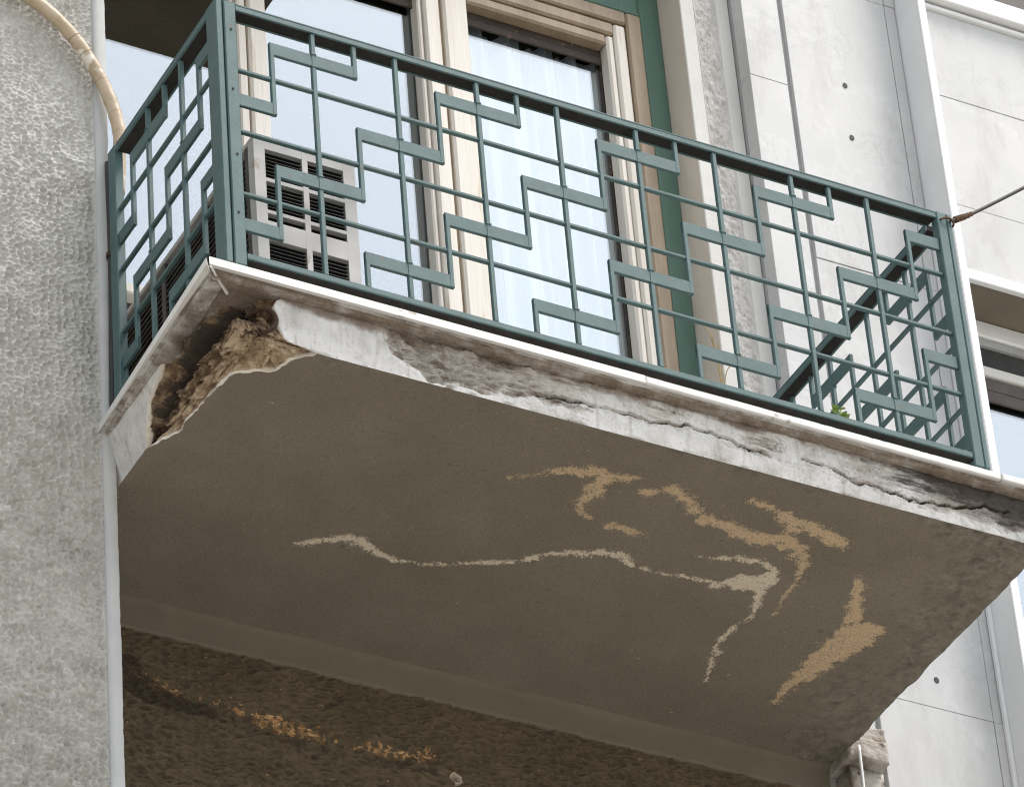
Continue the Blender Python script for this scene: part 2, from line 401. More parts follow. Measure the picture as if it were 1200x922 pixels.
# ------------------------------------------------------------------ projecting roughcast wall on the left
lw = thing('stucco_wall', 'pale grey roughcast wall with smooth edge strip left of the balcony', 'wall', (-2.5, YL, GZ))
def roughcast(xs, zs):
    X, Z = np.meshgrid(xs, zs, indexing='ij')
    wx = X + .03 * noise(X * 3, Z * 3, s=3); wz = Z + .035 * noise(X * 5, Z * 5, s=4) + .10 * X
    f1, f2 = worley(wx * 10.5, wz * 18, 5)
    cell = np.minimum(f2 - f1, .42) / .42
    rugh = fbm(X * 16, Z * 22, s=9, o=4)
    blend = sstep(-.5, .5, noise(X * 1.1, Z * .8, s=12) + .25 * (Z + 2) / 3)
    H = -(.050 - .004 * blend) * cell * (.7 + .3 * noise(X * 7, Z * 7, s=2)) + (.034 - .016 * blend) * rugh + .012 * noise(X * 2, Z * 2, s=8)
    low = sstep(-2.5, -6.0, Z); H = H * (1 + .55 * low) + .016 * low * noise(X * 17, wz * 30, s=11)
    edge = sstep(-.255, -.30, X); H = H * (.25 + .75 * edge)
    P = np.stack([X, YL - .012 - H, Z], -1)
    grid('roughcast_render', P, 'stucco', lw)
roughcast(np.linspace(-2.7, -.255, 190), np.linspace(-10.2, 4.6, 1150))
roughcast(np.linspace(-6.5, -2.7, 190), np.linspace(-10.2, 8.0, 800))
roughcast(np.linspace(-2.7, -.255, 130), np.linspace(4.6, 8.0, 170))
box('wall_core', lw, -16, -.105, YL + .05, YB + 1.2, GZ, 14.6, 'stucco', 0)
box('roughcast_field', lw, -16, -6.502, YL, YL + .048, GZ, 14.6, 'stucco', 0)
box('roughcast_field', lw, -6.50, -.257, YL, YL + .048, 8.002, 14.6, 'stucco', 0)
box('roughcast_field', lw, -6.50, -.257, YL, YL + .048, GZ, -10.202, 'stucco', 0)
# smooth edge strip with a slightly chipped arris
n = 900; z = np.linspace(GZ, 14.6, n); prof = []
zz = np.linspace(-11, 6, 1400)
ch = np.clip(noise(zz * 5, 0, s=31) - .72, 0, 1) * .05 + .0025 * noise(zz * 14, 0, s=32) + .004 * noise(zz * 1.7, 0, s=33)
rows = []
for k, (dx, y) in enumerate(((-.254, YL + .03), (-.252, YL - .035), (-.18, YL - .036), (-.112, YL - .033), (-.094, YL - .012), (-.092, YL + .4))):
    w = 1. if k in (3, 4, 5) else 0.
    rows.append(np.stack([dx - w * ch, np.full_like(zz, y) + .004 * noise(zz * 6, k, s=40), zz], -1))
grid('edge_strip', np.stack(rows, 0), 'strip', lw)
box('edge_strip', lw, -.254, -.1, YL - .03, YL + .4, GZ, -11.003, 'strip', 0)
box('edge_strip', lw, -.254, -.1, YL - .03, YL + .4, 6.003, 14.6, 'strip', 0)

# ------------------------------------------------------------------ wall under the balcony
bw = thing('rendered_wall', 'dark brown combed render wall beneath the balcony with ochre spalled streak', 'wall', (4.5, YB, GZ))
xs = np.linspace(-.09, 9.86, 700); zs = np.linspace(-7.4, -4.74, 300)
X, Z = np.meshgrid(xs, zs, indexing='ij')
wz = Z + .04 * noise(X * 2.2, Z * 3, s=50) + .02 * noise(X * 6, Z * 6, s=51)
rip = 1 - 2 * np.abs(noise(X * 9, wz * 38 + 1.2 * noise(X * 5, Z * 7, s=53), s=52)); H = .034 * rip + .030 * noise(X * 13, wz * 36, s=54) + .02 * fbm(X * 26, wz * 44, s=55, o=2)
OCH = [(0.903, -5.048, .06), (0.977, -5.31, .10), (1.299, -5.395, .07), (1.551, -5.442, .05), (2.01, -5.47, .06), (2.419, -5.5, .10), (2.727, -5.534, .13), (3.243, -5.606, .11), (3.556, -5.606, .05), (3.873, -5.561, .09), (4.189, -5.561, .05), (4.566, -5.466, .11)]
d = seg_dist(X, Z, OCH)
och = sstep(.09, -.07, d + .05 * noise(X * 5, Z * 5, s=57)) * (.45 + .55 * sstep(-.25, .45, noise(X * 3.1, Z * 4, s=59) + .3 * noise(X * 9, Z * 9, s=56)) )
dk = .6 * sstep(.25, -.05, seg_dist(X, Z, [(p[0], p[1] - .16, p[2]) for p in OCH])) * sstep(2.6, .8, X) + .55 * sstep(.12, 0, seg_dist(X, Z, [(p[0], p[1] - .12, p[2]) for p in OCH]))
H = H - .02 * och
hd = np.hypot(X - 4.858, (Z + 5.71)) ; H = H - .22 * sstep(.055, .035, hd); rim = sstep(.10, .06, hd) * (hd > .045)
zone = np.stack([och * (hd > .1), np.clip(dk + 2 * (hd < .045), 0, 1), rim, X * 0], -1)
grid('combed_render', np.stack([X, YB - H, Z], -1), 'backwall', bw, zone)
box('wall_core', bw, -.09, 9.86, YB + .26, YB + .9, GZ, -4.0, 'dark_stucco', 0)
box('lower_wall', bw, -.09, 9.86, YB, YB + .24, GZ, -7.402, 'dark_stucco', 0)
# smooth band with rounded top under the soffit
xs = np.linspace(-.09, 9.82, 300); rows = []
for y, z in ((YB + .1, -4.742), (YB - .045, -4.738), (YB - .05, -4.70), (YB - .05, -4.42), (YB - .075, -4.385), (YB - .12, -4.362), (YB - .12, -4.34)):
    rows.append(np.stack([xs, y + .006 * noise(xs * 2, z * 9, s=60), z + .008 * noise(xs * 3, y * 7, s=61)], -1))
grid('smooth_band', np.stack(rows, 0), 'band', bw, flip=True)

# ------------------------------------------------------------------ main facade round the window
mf = thing('facade_wall', 'pale plaster wall framing the tall balcony window', 'wall', (9.4, YB, GZ))
OPX0, OPX1, OPZ0, OPZ1 = -2.6, 9.05, -3.66, 8.3
box('wall_above_window', mf, -.09, 9.80, YB, YB + .9, OPZ1, 16, 'plaster', 0)
# right jamb: reveal, plaster margin, rough strip, return
box('jamb_reveal', mf, OPX1, OPX1 + .03, YB + .004, YB + .9, OPZ0, OPZ1, 'reveal', 0)
box('plaster_margin', mf, OPX1 + .002, 9.26, YB - .012, YB + .9, OPZ0, OPZ1, 'plaster', .01)
xs = np.linspace(9.262, 9.60, 60); zs = np.linspace(-3.6, 8.3, 1100)
X, Z = np.meshgrid(xs, zs, indexing='ij')
win = sstep(9.262, 9.30, X) * sstep(9.60, 9.54, X)
H = win * (.03 * fbm(X * 18, Z * 10, s=70, o=4) - .012)
grid('rough_strip', np.stack([X, YB - .004 - H, Z], -1), 'rough_plaster', mf)
box('plaster_margin', mf, 9.602, 9.80, YB - .010, YB + .9, OPZ0, OPZ1, 'plaster', .01)

# ------------------------------------------------------------------ marble cladding to the right
YM = 4.55
mc = thing('marble_cladding', 'white marble clad wall strip with dark joint and drilled holes beside the window', 'wall', (11, YM, GZ))
rnd = random.Random(3)
def panels(x0, x1, zcuts, y0, mat='marble'):
    for a, b in zip(zcuts[:-1], zcuts[1:]):
        dy = rnd.uniform(-.008, .008)
        box('marble_panel', mc, x0, x1, y0 + dy, y0 + .24, a + .003, b - .003, mat, .004)
panels(9.81, 10.375, [-3.95, 1.1, 6.2, 11.3, 16], YM)
box('joint_strip', mc, 10.375, 10.455, YM + .06, YM + .3, GZ, 16, 'joint', 0)
panels(10.455, 12.085, [-13.3, -8.2, -3.3, .1, 3.35, 8.2, 13], YM)
panels(12.093, 12.25, [-13.3, -8.2, -3.3, .1, 3.35, 8.2, 13], YM - .01)
box('backing', mc, 9.81, 12.3, YM + .245, YB + .9, GZ, 16, 'joint', 0)
box('plinth_panel', mc, 9.9, 12.25, YM - .02, YM + .24, GZ, -13.31, 'marble', .01)
for hx, hz in ((11.272, 6.497), (11.26, 5.598), (11.343, -2.886)):
    pts = []; fs = []
    for k in range(12):
        a = k * math.pi / 6; pts.append((hx + .036 * math.cos(a), YM - .012, hz + .046 * math.sin(a)))
    for k in range(12):
        a = k * math.pi / 6; pts.append((hx + .030 * math.cos(a), YM - .016, hz + .040 * math.sin(a)))
    fs = [(k, (k + 1) % 12, 12 + (k + 1) % 12, 12 + k) for k in range(12)] + [tuple(range(12, 24))]
    raw('anchor_plug', pts, fs, 'pipe_dark', mc)
# white fin dividing the two bays
fin = thing('white_fin', 'tall white vertical fin dividing the marble wall from the next bay', 'fin', (12.31, 4.4, GZ))
box('fin_body', fin, 12.262, 12.372, 4.06, YB + .9, GZ, 16, 'white_paint', 0)
box('fin_nosing', fin, 12.256, 12.378, 4.02, 4.058, GZ, 16, 'white_paint', .01)
box('base_bead', fin, 12.205, 12.262, 4.47, 4.535, GZ, -1.2, 'white_paint', .01)

# ------------------------------------------------------------------ next bay on the right: cladding and window
nb = thing('neighbour_bay', 'marble clad bay with recessed white framed window at the right edge', 'wall', (14.5, YB, GZ))
for x0, x1 in ((12.376, 15.0), (15.006, 17.6), (17.606, 20.2), (20.206, 22.8), (22.806, 25.4), (25.406, 28.0)):
    for a, b in ((4.2, 5.297), (5.303, 7.187), (7.193, 8.72)):
        box('marble_panel', nb, x0, x1, YB + rnd.uniform(-.006, .006), YB + .3, a, b, 'marble', .006)
box('backing', nb, 12.376, 28.0, YB + .31, YB + .5, 4.3, 8.9, 'joint', 0)
box('sill_lip', nb, 12.376, 28.0, YB - .06, YB + .3, 8.722, 8.79, 'white_paint', .01)
box('sill_board', nb, 12.376, 28.0, YB - .16, YB + .9, 8.83, 9.14, 'white_paint', .015)
box('sill_shadow_gap', nb, 12.376, 28.0, YB - .02, YB + .28, 8.79, 8.83, 'ac_dark', 0)
box('upper_recess', nb, 12.376, 28.0, YB + .7, YB + .8, 9.14, 16, 'ac_side', 0)
box('lintel_edge', nb, 12.376, 28.0, YB - .03, YB + .06, 4.02, 4.198, 'white_paint', .012)
box('lintel_soffit', nb, 12.376, 28.0, YB + .06, YB + .75, 4.06, 4.296, 'band', 0)
box('frame_head', nb, 12.376, 28.0, YB + .70, YB + .86, 3.80, 4.058, 'white_paint', .02)
box('frame_bead', nb, 12.376, 28.0, YB + .74, YB + .86, 3.68, 3.79, 'joint', .01)
box('shutter_box', nb, 12.376, 28.0, YB + .80, YB + .95, 3.36, 3.68, 'pipe_dark', 0)
box('window_rail', nb, 12.376, 28.0, YB + .76, YB + .90, 3.20, 3.355, 'plaster', .015)
box('shutter_slat', nb, 12.376, 28.0, YB + .80, YB + .84, 2.99, 3.19, 'ac_side', .01)
box('shutter_slat', nb, 12.376, 28.0, YB + .80, YB + .84, 2.80, 2.985, 'ac_side', .01)
box('pane', nb, 12.45, 28.0, YB + .88, YB + .90, -4.5, 3.19, 'glass', 0)
box('room_back', nb, 12.376, 28.0, YB + 4, YB + 4.1, -5, 4.3, 'black', 0)
box('window_stile', nb, 12.385, 12.47, YB + .70, YB + .92, -4.5, 3.79, 'white_paint', .01)
box('spandrel', nb, 12.376, 28.0, YB, YB + .9, GZ, -4.52, 'marble', 0)
box('room_side', nb, 12.38, 12.44, YB + .93, YB + 4, -4.5, 4.3, 'black', 0)
box('room_ceiling', nb, 12.376, 28.0, YB + .96, YB + 4, 4.30, 4.4, 'black', 0)
box('room_floor', nb, 12.376, 28.0, YB + .91, YB + 4, -4.9, -4.52, 'black', 0)
box('end_wall', nb, 28.002, 28.3, YB, YB + 6, GZ, 16, 'plaster', 0)
box('upper_soffit', nb, 12.376, 28.0, YB - .02, YB + .9, 16, 16.2, 'plaster', 0)

# ------------------------------------------------------------------ upper balcony (out of frame, seen mirrored in the window panes)
ub = thing('upper_balcony', 'dark underside of the balcony above, mirrored in the leftmost window pane', 'balcony', (2, 3, 9.15))
box('slab', ub, -.09, 5.08, 1.0, YB - .005, 9.15, 9.8, 'dark_stucco', .02)
box('nosing', ub, -.09, 5.14, .9, YB - .01, 9.803, 9.9, 'marble_edge', .01)

# ================================================================== WINDOW
YF = 5.35; YG = 5.60
wn = thing('balcony_window', 'tall window with cream wooden mullions, tan frame and green outer frame', 'window', (6, YF, OPZ0))
box('green_jamb', wn, 8.735, 9.048, YF, YF + .4, OPZ0, OPZ1, 'green_door', .02)
box('green_head', wn, OPX0, 8.732, YF + .003, YF + .4, 7.50, OPZ1, 'green_door', .02)
box('green_head_bead', wn, OPX0, 8.732, YF - .03, YF + .10, 7.44, 7.497, 'green_door', .015)
box('outer_jamb', wn, 8.50, 8.725, YF - .05, YF + .4, OPZ0, 7.425, 'tan', .025)
box('outer_head', wn, OPX0, 8.497, YF - .047, YF + .4, 7.20, 7.425, 'tan', .025)
# right hand door leaf
box('door_stile', wn, 8.31, 8.485, YF - .03, YF + .12, OPZ0 + .1, 7.18, 'cream', .03)
box('door_stile_bead', wn, 8.20, 8.308, YF + .00, YF + .22, OPZ0 + .1, 6.97, 'cream', .03)
box('door_head', wn, 6.14, 8.307, YF - .027, YF + .12, 6.975, 7.178, 'tan', .03)
box('door_head_bead', wn, 6.14, 8.197, YF + .003, YF + .22, 6.80, 6.97, 'tan', .03)
box('inner_stile', wn, 8.19, 8.306, YF + .222, YG + .1, OPZ0 + .1, 6.8, 'brown', .01)
# mullions, each of two stiles with a groove between
box('mullion_stile', wn, 5.785, 6.136, YF - .03, YF + .24, OPZ0 + .1, 7.19, 'cream', .03)
box('mullion_groove', wn, 5.735, 5.785, YF + .05, YF + .2, OPZ0 + .1, 7.19, 'tan', 0)
box('mullion_stile', wn, 5.51, 5.735, YF - .02, YF + .24, OPZ0 + .1, 7.19, 'cream', .03)
box('mullion_bead', wn, 5.44, 5.508, YF + .04, YF + .24, OPZ0 + .1, 6.97, 'cream', .02)
box('mullion_stile', wn, 3.00, 3.25, YF - .02, YF + .24, OPZ0 + .1, 7.19, 'cream', .03)
box('mullion_groove', wn, 2.96, 3.00, YF + .05, YF + .2, OPZ0 + .1, 7.19, 'tan', 0)
box('mullion_stile', wn, 2.84, 2.96, YF - .02, YF + .24, OPZ0 + .1, 7.19, 'cream', .02)
box('mullion_bead', wn, 2.77, 2.838, YF + .04, YF + .24, OPZ0 + .1, 7.19, 'cream', .02)
box('window_head', wn, 3.252, 5.438, YF - .01, YF + .22, 6.80, 7.19, 'tan', .03)
box('middle_rail', wn, OPX0, 2.768, YF + .02, YF + .22, .50, .66, 'cream', .02)
box('bottom_rail', wn, OPX0, 8.19, YF + .0, YF + .22, OPZ0 + .02, OPZ0 + .095, 'cream', .02)
# partly lowered brown roller shutter behind the heads
for x0, x1 in ((3.255, 5.50), (6.14, 8.188)):
    for k in range(2):
        box('shutter_slat', wn, x0, x1, YF + .16 + .01 * k, YF + .20, 6.56 + .13 * k, 6.685 + .13 * k, 'brown', .01)
for x0, x1 in ((OPX0, 2.80), (3.20, 5.48), (6.10, 8.19)):
    box('pane', wn, x0, x1, YG, YG + .02, OPZ0 + .1, 7.0, 'glass', 0)
room = thing('room_interior', 'dark room behind the window panes', 'room', (4, 8, OPZ0))
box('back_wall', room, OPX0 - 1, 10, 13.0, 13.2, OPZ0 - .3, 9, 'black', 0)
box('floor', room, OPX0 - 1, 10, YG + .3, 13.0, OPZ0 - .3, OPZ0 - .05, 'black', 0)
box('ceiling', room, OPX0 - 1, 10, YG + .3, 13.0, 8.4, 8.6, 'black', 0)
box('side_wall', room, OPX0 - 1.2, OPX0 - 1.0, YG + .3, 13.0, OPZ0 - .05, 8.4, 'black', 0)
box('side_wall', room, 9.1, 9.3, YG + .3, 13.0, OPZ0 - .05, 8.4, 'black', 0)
# curtain behind the right leaf
xs = np.linspace(6.0, 8.32, 260); zs = np.linspace(OPZ0 + .1, 6.75, 30)
X, Z = np.meshgrid(xs, zs, indexing='ij')
Y = YG + .16 + .085 * np.sin(X * 15 + 1.4 * np.sin(X * 3.1) + .10 * Z) + .04 * np.sin(X * 37 + Z * .2 + 2 * np.sin(X * 5)) + .03 * noise(X * 4, Z * .4, s=80)
cu = grid('curtain', np.stack([X, Y, Z], -1), 'curtain', None)
tag(cu, 'white sheer curtain in folds behind the right window leaf', 'curtain')

# ================================================================== BALCONY SLAB
XL_T, XL_B, YF_T, YF_B, ZT, ZB, XR = -.20, -.04, .06, .12, -3.772, -4.365, 9.82
sl = thing('balcony_slab', 'projecting concrete balcony slab with broken corner, eroded fascia and peeling soffit', 'balcony', (4.9, 2.4, ZB))
PEEL_A = [[(2.181, 3.176, 0.032), (2.325, 3.05, 0.032), (2.518, 2.921, 0.053), (2.702, 2.878, 0.074), (2.866, 2.895, 0.074), (3.071, 2.997, 0.053), (3.307, 3.053, 0.026), (3.63, 2.972, 0.021), (4.027, 2.826, 0.021), (4.474, 2.575, 0.021), (4.769, 2.334, 0.032), (4.963, 2.204, 0.042), (5.267, 2.079, 0.047), (5.507, 2.032, 0.047), (5.773, 2.128, 0.021), (5.951, 2.158, 0.013), (6.364, 2.127, 0.011), (6.763, 2.067, 0.016)], [(6.723, 2.188, 0.032), (6.851, 2.031, 0.063), (7.019, 1.945, 0.116), (7.212, 1.901, 0.126), (7.262, 1.742, 0.084), (7.198, 1.596, 0.053), (7.002, 1.538, 0.032), (6.724, 1.618, 0.021), (6.358, 1.734, 0.011)], [(7.269, 2.0, 0.084), (7.323, 2.152, 0.063), (7.419, 2.376, 0.032), (7.404, 2.559, 0.016), (7.348, 2.847, 0.021), (7.39, 3.134, 0.023), (7.476, 3.422, 0.018), (7.597, 3.773, 0.011)]]
PEEL_B = [[(5.233, 0.919, 0.032), (5.458, 0.793, 0.053), (5.624, 0.807, 0.063), (5.785, 0.907, 0.042), (6.029, 1.057, 0.053), (6.264, 1.094, 0.063), (6.507, 1.146, 0.063), (6.812, 1.207, 0.084), (7.006, 1.076, 0.084), (7.301, 1.211, 0.074), (7.492, 1.389, 0.042), (7.585, 1.697, 0.021), (7.616, 2.032, 0.016), (7.664, 2.399, 0.011)], [(6.382, 0.611, 0.021), (6.666, 0.677, 0.032), (6.977, 0.75, 0.053), (7.275, 0.796, 0.074), (7.53, 0.861, 0.074), (7.718, 0.903, 0.053)], [(6.891, 1.157, 0.053), (7.073, 0.913, 0.053), (7.291, 0.824, 0.053)], [(3.774, 1.243, 0.011), (4.063, 1.009, 0.016), (4.246, 0.868, 0.053), (4.479, 0.82, 0.074), (4.71, 0.823, 0.063), (4.877, 0.786, 0.037), (5.031, 0.723, 0.011)], [(4.679, 0.901, 0.063), (4.692, 1.06, 0.074), (4.68, 1.23, 0.053), (4.685, 1.394, 0.042), (4.867, 1.536, 0.026)], [(5.123, 1.581, 0.016), (5.366, 1.581, 0.037), (5.592, 1.607, 0.016)], [(8.511, 3.863, 0.016), (8.529, 3.506, 0.053), (8.601, 3.148, 0.116), (8.656, 2.764, 0.168), (8.735, 2.426, 0.211), (8.828, 2.245, 0.126)], [(8.556, 2.089, 0.095), (8.394, 1.855, 0.042), (8.305, 1.576, 0.053), (8.187, 1.415, 0.021)]]
LIP = [(-.06, 2.29), (-.02, 2.16), (.121, 1.998), (.153, 1.747), (.161, 1.492), (.18, 1.218), (.199, 1.007), (.254, .752), (.456, .622), (.628, .534), (.737, .335), (.917, .10)]
CRACK = [(3.523, -4.111), (4.11, -4.072), (4.554, -4.065), (4.904, -4.099), (5.257, -4.017), (5.499, -4.015), (5.78, -4.047), (5.985, -4.102), (6.231, -4.088), (6.331, -4.139)]
CRACK2 = [(6.737, -4.044), (7.09, -4.057), (7.369, -4.15), (7.802, -4.153), (8.198, -4.202), (8.645, -4.145), (9.06, -4.027), (9.395, -4.013)]
EROD = [(1.6, -3.845), (1.707, -4.039), (1.78, -4.152), (2.336, -4.322), (3.047, -4.22), (3.513, -4.228), (4.098, -4.201), (4.898, -4.158), (5.493, -4.074), (5.979, -4.161), (6.726, -4.14), (7.36, -4.222), (8.19, -4.262), (8.775, -4.236), (9.43, -4.295), (9.9, -4.30)]
GROOVE = [(.05, -3.96), (.608, -4.0), (1.133, -4.02), (1.668, -4.08), (1.996, -4.18)]
def carve(X, Y, Z, sdist):
    """push the surface into the slab where the corner has broken away"""
    sdist = sdist + .035 * noise(X * 7, Y * 7, Z * 7, 90) + .018 * noise(X * 22, Y * 22, Z * 22, 91)
    m = sstep(-.006, .034, sdist)
    dep = np.zeros(X.shape); q = sdist > -.05; x, y, z = X[q], Y[q], Z[q]
    wx, wy, wz = x + .05 * noise(x * 5, y * 5, z * 5, 70), y + .05 * noise(x * 5, y * 5, z * 5, 71), z + .05 * noise(x * 5, y * 5, z * 5, 72)
    dep[q] = .14 + .06 * fbm(x * 3, y * 3, z * 5, 92) + .17 * facets(wx * 3.4, wy * 2.3, wz * 5, 93) + .075 * facets(wx * 9, wy * 6.5, wz * 12, 94) + .022 * facets(wx * 24, wy * 20, wz * 28, 95) + .012 * fbm(x * 30, y * 30, z * 30, 96, 3)
    gd = seg_dist(Y + .04 * noise(X * 6, Y * 6, Z * 6, 95), Z, GROOVE)
    gw = np.exp(-np.maximum(0, X - XL_T) / .35)
    dep = np.clip(dep, .03, None) * (.30 + .70 * sstep(0, .16, sdist)) + .30 * np.exp(-(gd / .075) ** 2) * gw
    cor = np.hypot(np.maximum(0, X + .1), np.maximum(0, Y - .08)); dep = dep + .28 * np.exp(-(cor / .28) ** 2) * sstep(-4.25, -3.98, Z)
    wl = np.exp(-np.maximum(0, X - XL_B) / .35); wf = np.exp(-np.maximum(0, Y - YF_B) / .30); wb = np.exp(-np.maximum(0, Z - ZB) / .22)
    k = m * dep
    return X + k * wl, Y + k * wf * .8, Z + k * wb * .9, m
edge_r = lambda Y, Z: .035 * fbm(Y * 3.5, Z * 4, s=99, o=4) - .05 * np.clip(noise(Y * 5, Z * 2, s=98) - .35, 0, 1)
# soffit
xs = np.concatenate([np.linspace(XL_B, 1.3, 190)[:-1], np.linspace(1.3, XR, 600)]); ys = np.concatenate([np.linspace(YF_B, 2.6, 250)[:-1], np.linspace(2.6, 4.9, 150)])
X, Y = np.meshgrid(xs, ys, indexing='ij')
poly = LIP + [(.917, -2), (-3, -2), (-3, 2.29)]
ds = seg_dist(X, Y, LIP); sdist = np.where(poly_inside(X, Y, poly), ds, -ds)
Zs = ZB + 0 * X
Xc, Yc, Zc, m = carve(X, Y, Zs, sdist)
Xw = X + .05 * fbm(X * 3.5, Y * 3.5, s=160) + .03 * fbm(X * 11, Y * 11, s=161); Yw = Y + .05 * fbm(X * 3.5, Y * 3.5, s=162) + .03 * fbm(X * 11, Y * 11, s=163)
grow = lambda q: [(a, b, r * 1.0) for a, b, r in q]
pa = np.min([seg_dist(Xw, Yw, grow(q)) for q in PEEL_A], 0) + .018 * fbm(X * 9, Y * 9, s=164)
pb = np.min([seg_dist(Xw, Yw, [(a, b, r * 1.22) for a, b, r in q]) for q in PEEL_B], 0) + .022 * fbm(X * 8, Y * 8, s=165)
za = .5 - np.clip(pa / .14, -.5, .5); zb = .5 - np.clip(pb / .20, -.5, .5)
stn = .75 * sstep(7.9, 9.6, X + .5 * noise(X * 1.2, Y * 1.2, s=102)) + .5 * sstep(.5, .1, Y) + .15 * sstep(4.2, 4.8, Y)
Zc = Zc + .004 * fbm(X * 1.5, Y * 1.5, s=100) + .006 * (sstep(.01, -.01, pa) + sstep(.01, -.01, pb)) + .010 * noise(X * 9, Y * 9, s=101) * sstep(8.6, 9.8, X)
Xc = Xc + edge_r(Y, Zs) * sstep(9.4, XR, X)
grid('soffit', np.stack([Xc, Yc, Zc], -1), 'slab', sl, np.stack([m, stn, za, zb], -1), flip=True)
# front fascia
xs = np.concatenate([np.linspace(0, 1, 190)[:-1] ** 1 * 1.34, np.linspace(1.34, XR, 900)]); ts = np.linspace(0, 1, 64)
Sx, T = np.meshgrid(xs, ts, indexing='ij')                   # T 0 bottom .. 1 top
Z = ZB + (ZT - ZB) * T; Y = YF_B + (YF_T - YF_B) * T
XLt = XL_B + (XL_T - XL_B) * T
X = np.where(Sx < 1.34, XLt + (1.34 - XLt) * Sx / 1.34, Sx)
xb = np.interp(Z, [-4.365, -4.32, -4.234, -3.959, -3.77], [.905, .60, .528, .433, .52])
sdist = (xb - X)
Xc, Yc, Zc, m = carve(X, Y, Z, sdist)
zlow = np.interp(X, [p[0] for p in EROD], [p[1] for p in EROD]) + .03 * noise(X * 5, Z * 3, s=110) + .02 * noise(X * 17, Z * 9, s=111)
er = sstep(-.05, .07, Z - zlow + .05 * noise(X * 9, Z * 14, s=129)) * sstep(1.58, 1.70, X + .10 * noise(X * 6, Z * 9, s=112) + .15 * T * 0)
lay = fbm(X * 7, Z * 26 + 1.5 * noise(X * 1.3, Z * 2, s=114), s=113, o=5)
deep = sstep(4.9, 2.2, X) * sstep(1.5, 2.0, X)
lam = fbm(X * 5, Z * 48 + 2.2 * noise(X * 2.3, Z * 3, s=124) + 5 * X * 0, s=125, o=4)
dy = er * (.006 + .012 * lam + .010 * noise(X * 22, Z * 50, s=123) + deep * (.05 + .11 * lay + .07 * np.abs(lam) + .05 * np.clip(noise(X * 6, Z * 14, s=127) - .25, 0, 1)))
cr = np.minimum(seg_dist(X + .02 * noise(X * 12, Z * 12, s=115), Z + .022 * noise(X * 13, Z * 5, s=116), CRACK), seg_dist(X, Z + .022 * noise(X * 13, Z * 5, s=116), CRACK2))
dy = dy + .16 * sstep(.020, .008, cr)
scar = sstep(.35, .6, noise(X * 3.2, Z * 6, s=117)) * sstep(8.3, 9.2, X)
dy = dy + .03 * scar + .004 * fbm(X * 6, Z * 6, s=118) + .02 * sstep(8.6, 9.5, X) * fbm(X * 9, Z * 9, s=119)
# broken lower arris
dy = dy + .03 * sstep(.06, 0, T) * np.clip(noise(X * 7, 3, s=120), 0, 1)
stain = sstep(.62, 1.0, T + .10 * noise(X * 2, 0, s=121)) * (.75 + .3 * noise(X * 1.2, 5, s=122)) + .5 * sstep(.45, .0, np.abs(X - 2.7)) * 0
soot = er * (.16 + sstep(6.4, 9.0, X) * (.30 + .40 * sstep(.3, .8, T)) + sstep(1.7, 2.2, X) * sstep(4.6, 2.8, X) * .22) + .25 * sstep(9.0, 9.6, X)
zone = np.stack([m, np.clip(er, 0, 1) * (.42 + .45 * deep + .25 * noise(X * 1.6, Z * 4, s=126)) + (1 - er) * sstep(1.8, 3.0, X) * (.36 + .16 * noise(X * 3, Z * 6, s=128)), np.clip(stain, 0, 1) * (1 - m), np.clip(soot + .9 * sstep(.022, .010, cr), 0, 1) * (1 - m) + 1.0 * m * np.exp(-((X - .0) / .26) ** 2 - ((Z + 3.98) / .20) ** 2) + .6 * m * np.exp(-((X - .42) / .07) ** 2 - ((Z + 4.12) / .16) ** 2)], -1)  # alpha: soot, plus shade painted into the crack and corner cavity
Xc = Xc + edge_r(Yc, Z) * sstep(9.4, XR, X)
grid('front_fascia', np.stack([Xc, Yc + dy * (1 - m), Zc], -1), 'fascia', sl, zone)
# left fascia
ys = np.linspace(0, 1, 560); Sy, T = np.meshgrid(ys, ts, indexing='ij')
Z = ZB + (ZT - ZB) * T; X = XL_B + (XL_T - XL_B) * T; Y0 = YF_B + (YF_T - YF_B) * T
Y = Y0 + (4.9 - Y0) * Sy
yb = np.interp(Z, [-4.365, -4.18, -3.99, -3.9, -3.77], [2.28, 2.147, 2.0, 1.72, 1.45])
Xc, Yc, Zc, m = carve(X, Y, Z, yb - Y)
stain = sstep(.80, 1.0, T + .1 * noise(Y * 3, 0, s=131)) * .7
grid('left_fascia', np.stack([Xc + .004 * fbm(Y * 7, Z * 7, s=130) * (1 - m), Yc, Zc], -1), 'fascia', sl, np.stack([m, 0 * X, stain * (1 - m), m * np.clip(1.0 * np.exp(-(seg_dist(Y + .05 * noise(Y * 7, Z * 9, s=133), Z - .05 + .03 * noise(Y * 9, Z * 9, s=134), GROOVE) / .10) ** 2) + 1.0 * np.exp(-(Y / .30) ** 2) * sstep(-4.28, -4.12, Z), 0, 1)], -1), flip=True)  # alpha paints shade into the groove and corner hole
# right fascia
ys = np.linspace(YF_B, 4.9, 160); Y, T = np.meshgrid(ys, ts[::4], indexing='ij'); Z = ZB + (ZT - ZB) * T
grid('right_fascia', np.stack([XR + edge_r(Y, Z * 0 + ZB), Y + (YF_T - YF_B) * T * sstep(.6, .12, Y), Z], -1), 'fascia', sl, np.stack([0 * Y, 0 * Y + .6, 0 * Y + .3, 0 * Y], -1))
box('core', sl, 1.2, 9.7, .9, YB + .3, ZB + .12, ZT, 'band', 0)
